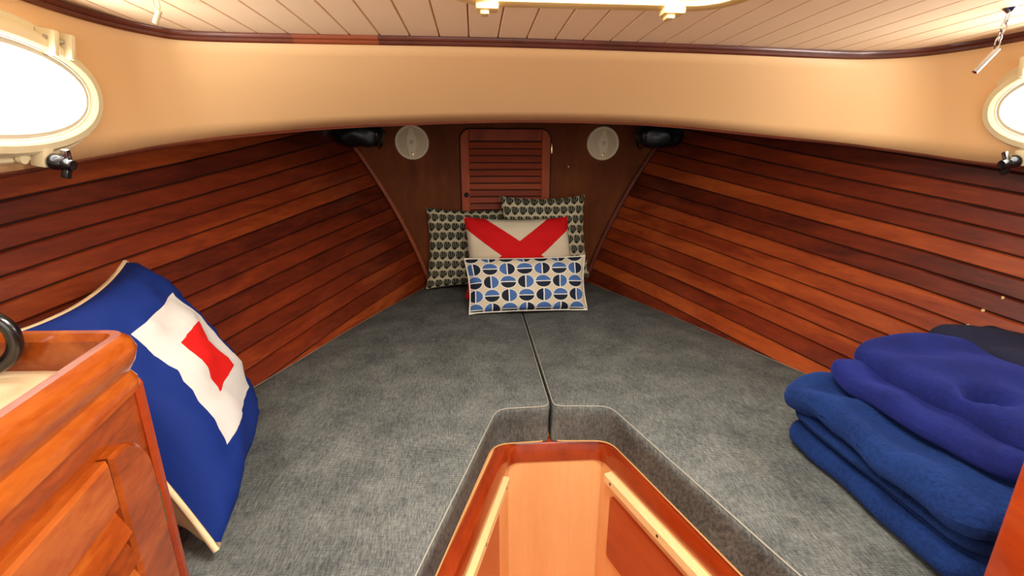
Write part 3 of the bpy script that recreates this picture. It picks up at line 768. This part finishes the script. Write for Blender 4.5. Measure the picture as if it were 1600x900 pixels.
# counter
ci = round_path([lef + Vector((0, -0.025, 0)), cor - Wn * 0.025 + U * 0.025 + Vector((0, 0, 0)), aft - Wn * 0.025], [0.03], 5)
cpts = [(p.x, p.y) for p in ci] + [(XL, aft.y)]
n = len(cpts); V = [(x, y, 0.385) for x, y in cpts] + [(x, y, 0.405) for x, y in cpts]
mesh_obj('counter', V, [tuple(range(n)), tuple(range(n, 2 * n))] + [(i, (i + 1) % n, n + (i + 1) % n, n + i) for i in range(n)], M['counter'], cab, 30)
FD = -0.018   # face plane offset
def fslab(name, pts, d0, d1, mat, par, bev=0.004):
    n = len(pts); cu = sum(p[0] for p in pts) / n; cz = sum(p[1] for p in pts) / n
    V = [cpt(u, d0, z) for u, z in pts] + [cpt(u, d1 - bev, z) for u, z in pts]
    V += [cpt(u + math.copysign(bev, cu - u), d1, z + math.copysign(bev, cz - z)) for u, z in pts]
    F = [tuple(range(n)), tuple(range(2 * n, 3 * n))] + [(q + i, q + (i + 1) % n, q + n + (i + 1) % n, q + n + i) for q in (0, n) for i in range(n)]
    return mesh_obj(name, V, F, mat, par, 30)
# carcass: back end panel, face panel, corner post
fslab('face_panel', [(0.012, -0.63), (0.60, -0.63), (0.60, 0.384), (0.012, 0.384)], FD - 0.018, FD, M['varnish'], cab, 0.001)
fslab('corner_post', [(-0.004, -0.63), (0.013, -0.63), (0.013, 0.380), (-0.004, 0.380)], FD - 0.03, FD + 0.006, M['rail'], cab, 0.004)
rbox('end_panel', (XL - 0.612) / 2, 0.555, -0.125, 0.612 + XL if False else abs(XL + 0.612), 0.018, 1.01, M['varnish'], cab, 0.002)
# louvred door with a rounded top corner
d0, d1 = FD - 0.001, FD + 0.014
DU0, DU1, DT = 0.034, 0.50, 0.338
cdoor = fslab('louvred_door', [(0.10, -0.40), (DU1 - .06, -0.40), (DU1 - .06, DT - .05), (0.10, DT - .05)], FD - 0.0005, FD + 0.001, M['groove'], cab, 0.0002)
fslab('top_rail', [(0.112, DT - 0.060), (DU1 - .07, DT - 0.060), (DU1 - .07, DT), (0.112, DT)], d0, d1, M['varnish'], cdoor)
st = [(DU0, -0.40), (0.108, -0.40), (0.108, DT)] + arc(DU0 + .06, DT - .06, .06, PI / 2, PI, 6)
fslab('stile', st, d0, d1, M['varnish'], cdoor)
fslab('stile', [(DU1 - .068, -0.40), (DU1, -0.40), (DU1, DT), (DU1 - .068, DT)], d0, d1, M['varnish'], cdoor)
for i in range(17):
    z = DT - 0.082 - i * 0.036
    V = []
    for u in (0.108, DU1 - 0.068):
        for d, dz in ((0.016, -0.020), (0.018, -0.016), (0.004, 0.022), (0.0015, 0.022), (0.012, -0.020)): V.append(cpt(u, FD + d - .003, z + dz))
    mesh_obj('slat', V, grid_faces(2, 5, True) + [tuple(range(5)), tuple(range(5, 10))], M['varnish'], cdoor, 30)
hgm = fslab('hinge', [(0.020, 0.178), (0.030, 0.178), (0.030, 0.238), (0.020, 0.238)], FD, FD + 0.007, M['brass'], cdoor, 0.001)
# black loop on the counter
V = []
ring = thing('hose_ring', 'glossy black ring standing on the cabinet counter by the rail', 'ring', (-0.724, 0.528, 0.405))
tube('loop', [Vector((-0.724 + 0.036 * math.cos(k), 0.522 + 0.012 * math.cos(k), 0.4520 + 0.036 * math.sin(k))) for k in [2 * PI * i / 36 for i in range(36)]], 0.0075, M['black'], ring, True, 12, Vector((0.3, -1, 0)))
tube('collar', [Vector((-0.724 + 0.036 * math.cos(k), 0.522 + 0.012 * math.cos(k), 0.4520 + 0.036 * math.sin(k))) for k in [2.4 + 0.1 * i for i in range(9)]], 0.0095, M['black'], ring, False, 12, Vector((0.3, -1, 0)))

# locker end on the right, its post in the foreground
cr = thing('locker_partition', 'orange varnished partition post at the lower right by the blankets', 'partition', (0.62, 0.3, -0.63))
def rpost(name, x0, x1, y0, y1, z0, z1, mat): return rbox(name, (x0 + x1) / 2, (y0 + y1) / 2, (z0 + z1) / 2, x1 - x0, y1 - y0, z1 - z0, mat, cr, 0.006, None, 3)
rpost('post', .538, .582, .416, .460, -.63, .50, M['rail'])
rpost('panel', .545, .580, .00, .417, -.63, .49, M['varnish'])
rpost('cap', .532, .590, .00, .466, .50, .525, M['rail'])

# ------------------------------------------------------------------ portlights
def portlight(side, label, cx, cy, cz):
    tilt = 0.2
    # local x: along boat (forward), local y: up, local z: inboard
    zx = Vector((-side * math.cos(tilt), 0, -math.sin(tilt))); ex = Vector((0, 1, 0)); ey = zx.cross(ex)
    if ey.z < 0: ex = -ex; ey = zx.cross(ex)
    mt = Matrix(((ex.x, ey.x, zx.x, cx), (ex.y, ey.y, zx.y, cy), (ex.z, ey.z, zx.z, cz), (0, 0, 0, 1)))
    fw = 1 if ex.y > 0 else -1
    t = thing('portlight', label, 'porthole', (cx, cy, cz), 'oval portlights')
    ellipse_ring('flange', [(.232, .116, -0.002), (.232, .116, .003), (.228, .112, .007), (.205, .092, .007), (.20, .088, -0.002)], M['plastic'], t, mt)
    ellipse_ring('hinged_frame', [(.215, .101, .005), (.215, .101, .018), (.208, .094, .026), (.196, .083, .027), (.190, .077, .022), (.187, .074, .008)], M['plastic'], t, mt)
    ellipse_ring('seal', [(.188, .075, .016), (.180, .067, .018), (.176, .063, .012)], M['white_piping'], t, mt)
    ellipse_ring('pane', [(.189, .076, .0095), (.182, .069, .0105), (.10, .04, .011)], M['glass'], t, mt, fill=True)
    for q in (-0.075, 0.115):
        hx = fw * q
        lg = None
        for e in (-0.016, 0.016):
            me = rbox('hinge_lug', 0, 0, 0, 0.011, 0.040, 0.030, M['plastic'], t, 0.004); me.data.transform(mt @ Matrix.Translation((hx + e, .098 - 0.12 * abs(q) * (q > 0), .022)))
            lg = me
        V = [mt @ Vector((hx + s, .104 - 0.12 * abs(q) * (q > 0), .024)) for s in (-.024, .024)]
        tube('hinge_pin', V, .004, M['chrome'], lg, False, 8)
    # swing bolt with wing knob at the lower edge
    for q in ((0.085,) if side < 0 else (0.125,)):
        hx = fw * q
        lug = rbox('latch_lug', 0, 0, 0, 0.022, 0.034, 0.022, M['plastic'], t, 0.004); lug.data.transform(mt @ Matrix.Translation((hx, -.100, .016)))
        V = [mt @ Vector((hx - fw * .034, -.104, .010 + k)) for k in (0, .008)]
        eye = tube('screw_boss', V, .008, M['plastic'], t, False, 12)
        kb = lathe('latch_knob', [(0.0, .062), (.008, .061), (.011, .054), (.009, .046), (.013, .038), (.014, .030), (.010, .026), (.0, .026)], M['black'], t, mt @ Matrix.Translation((hx + fw * .004, -.106, 0)), 18)
        for s in (-1, 1):
            wg = rbox('wing', 0, 0, 0, 0.010, 0.020, 0.012, M['chrome'] if s > 0 else M['black'], kb, 0.003); wg.data.transform(mt @ Matrix.Translation((hx + fw * .006, -.106 + s * .015, .048)) @ Matrix.Rotation(0.25 * s, 4, 'Z'))
    return t
portlight(-1, 'large oval ivory portlight glowing with daylight on the left', -0.884, 0.785, 0.753)
portlight(1, 'oval ivory portlight cut off by the right edge of the picture', 1.004, 0.808, 0.752)

# ------------------------------------------------------------------ chains hanging from the ceiling
def link_ring(name, c, a, b, r, axis_u, axis_v, mat, par):
    tube(name, [c + axis_u * a * math.cos(k) + axis_v * b * math.sin(k) for k in [2 * PI * i / 16 for i in range(16)]], r, mat, par, True, 6, axis_u.cross(axis_v))
def hang_chain(label, x, y, mat, nlinks, lean, bar=0.040):
    t = thing('hanging_chain', label, 'chain', (x, y, 0.9), 'chain catches on the ceiling')
    lathe('pad_eye', [(0.0, -.008), (.004, -.007), (.009, -.002), (.011, 0.0)], mat, t, Matrix.Translation((x, y, 0.9)), 14)
    z = 0.893
    for i in range(nlinks):
        uu = Vector((1, 0, 0)) if i % 2 else Vector((0.4, 0.9, 0)).normalized()
        c = Vector((x + lean * (i + .5), y, z - 0.0075 - i * 0.0135)); link_ring('chain_link', c, .0048, .0095, .0014, uu, Vector((0, 0, 1)), mat, t)
    zb = z - nlinks * 0.0135 - 0.008; c = Vector((x + lean * nlinks, y, zb))
    d = Vector((-0.55, 0.15, -0.80)).normalized()
    tube('toggle_bar', [c - d * 0.006, c + d * bar], .0042, mat, t, False, 10)
hang_chain('steel chain with a toggle bar hanging at the upper right', .775, .833, M['chrome'], 4, -0.002)
hang_chain('pale plastic catch hanging from the ceiling at the upper left', -.66, .872, M['plastic'], 1, 0.0, 0.016)
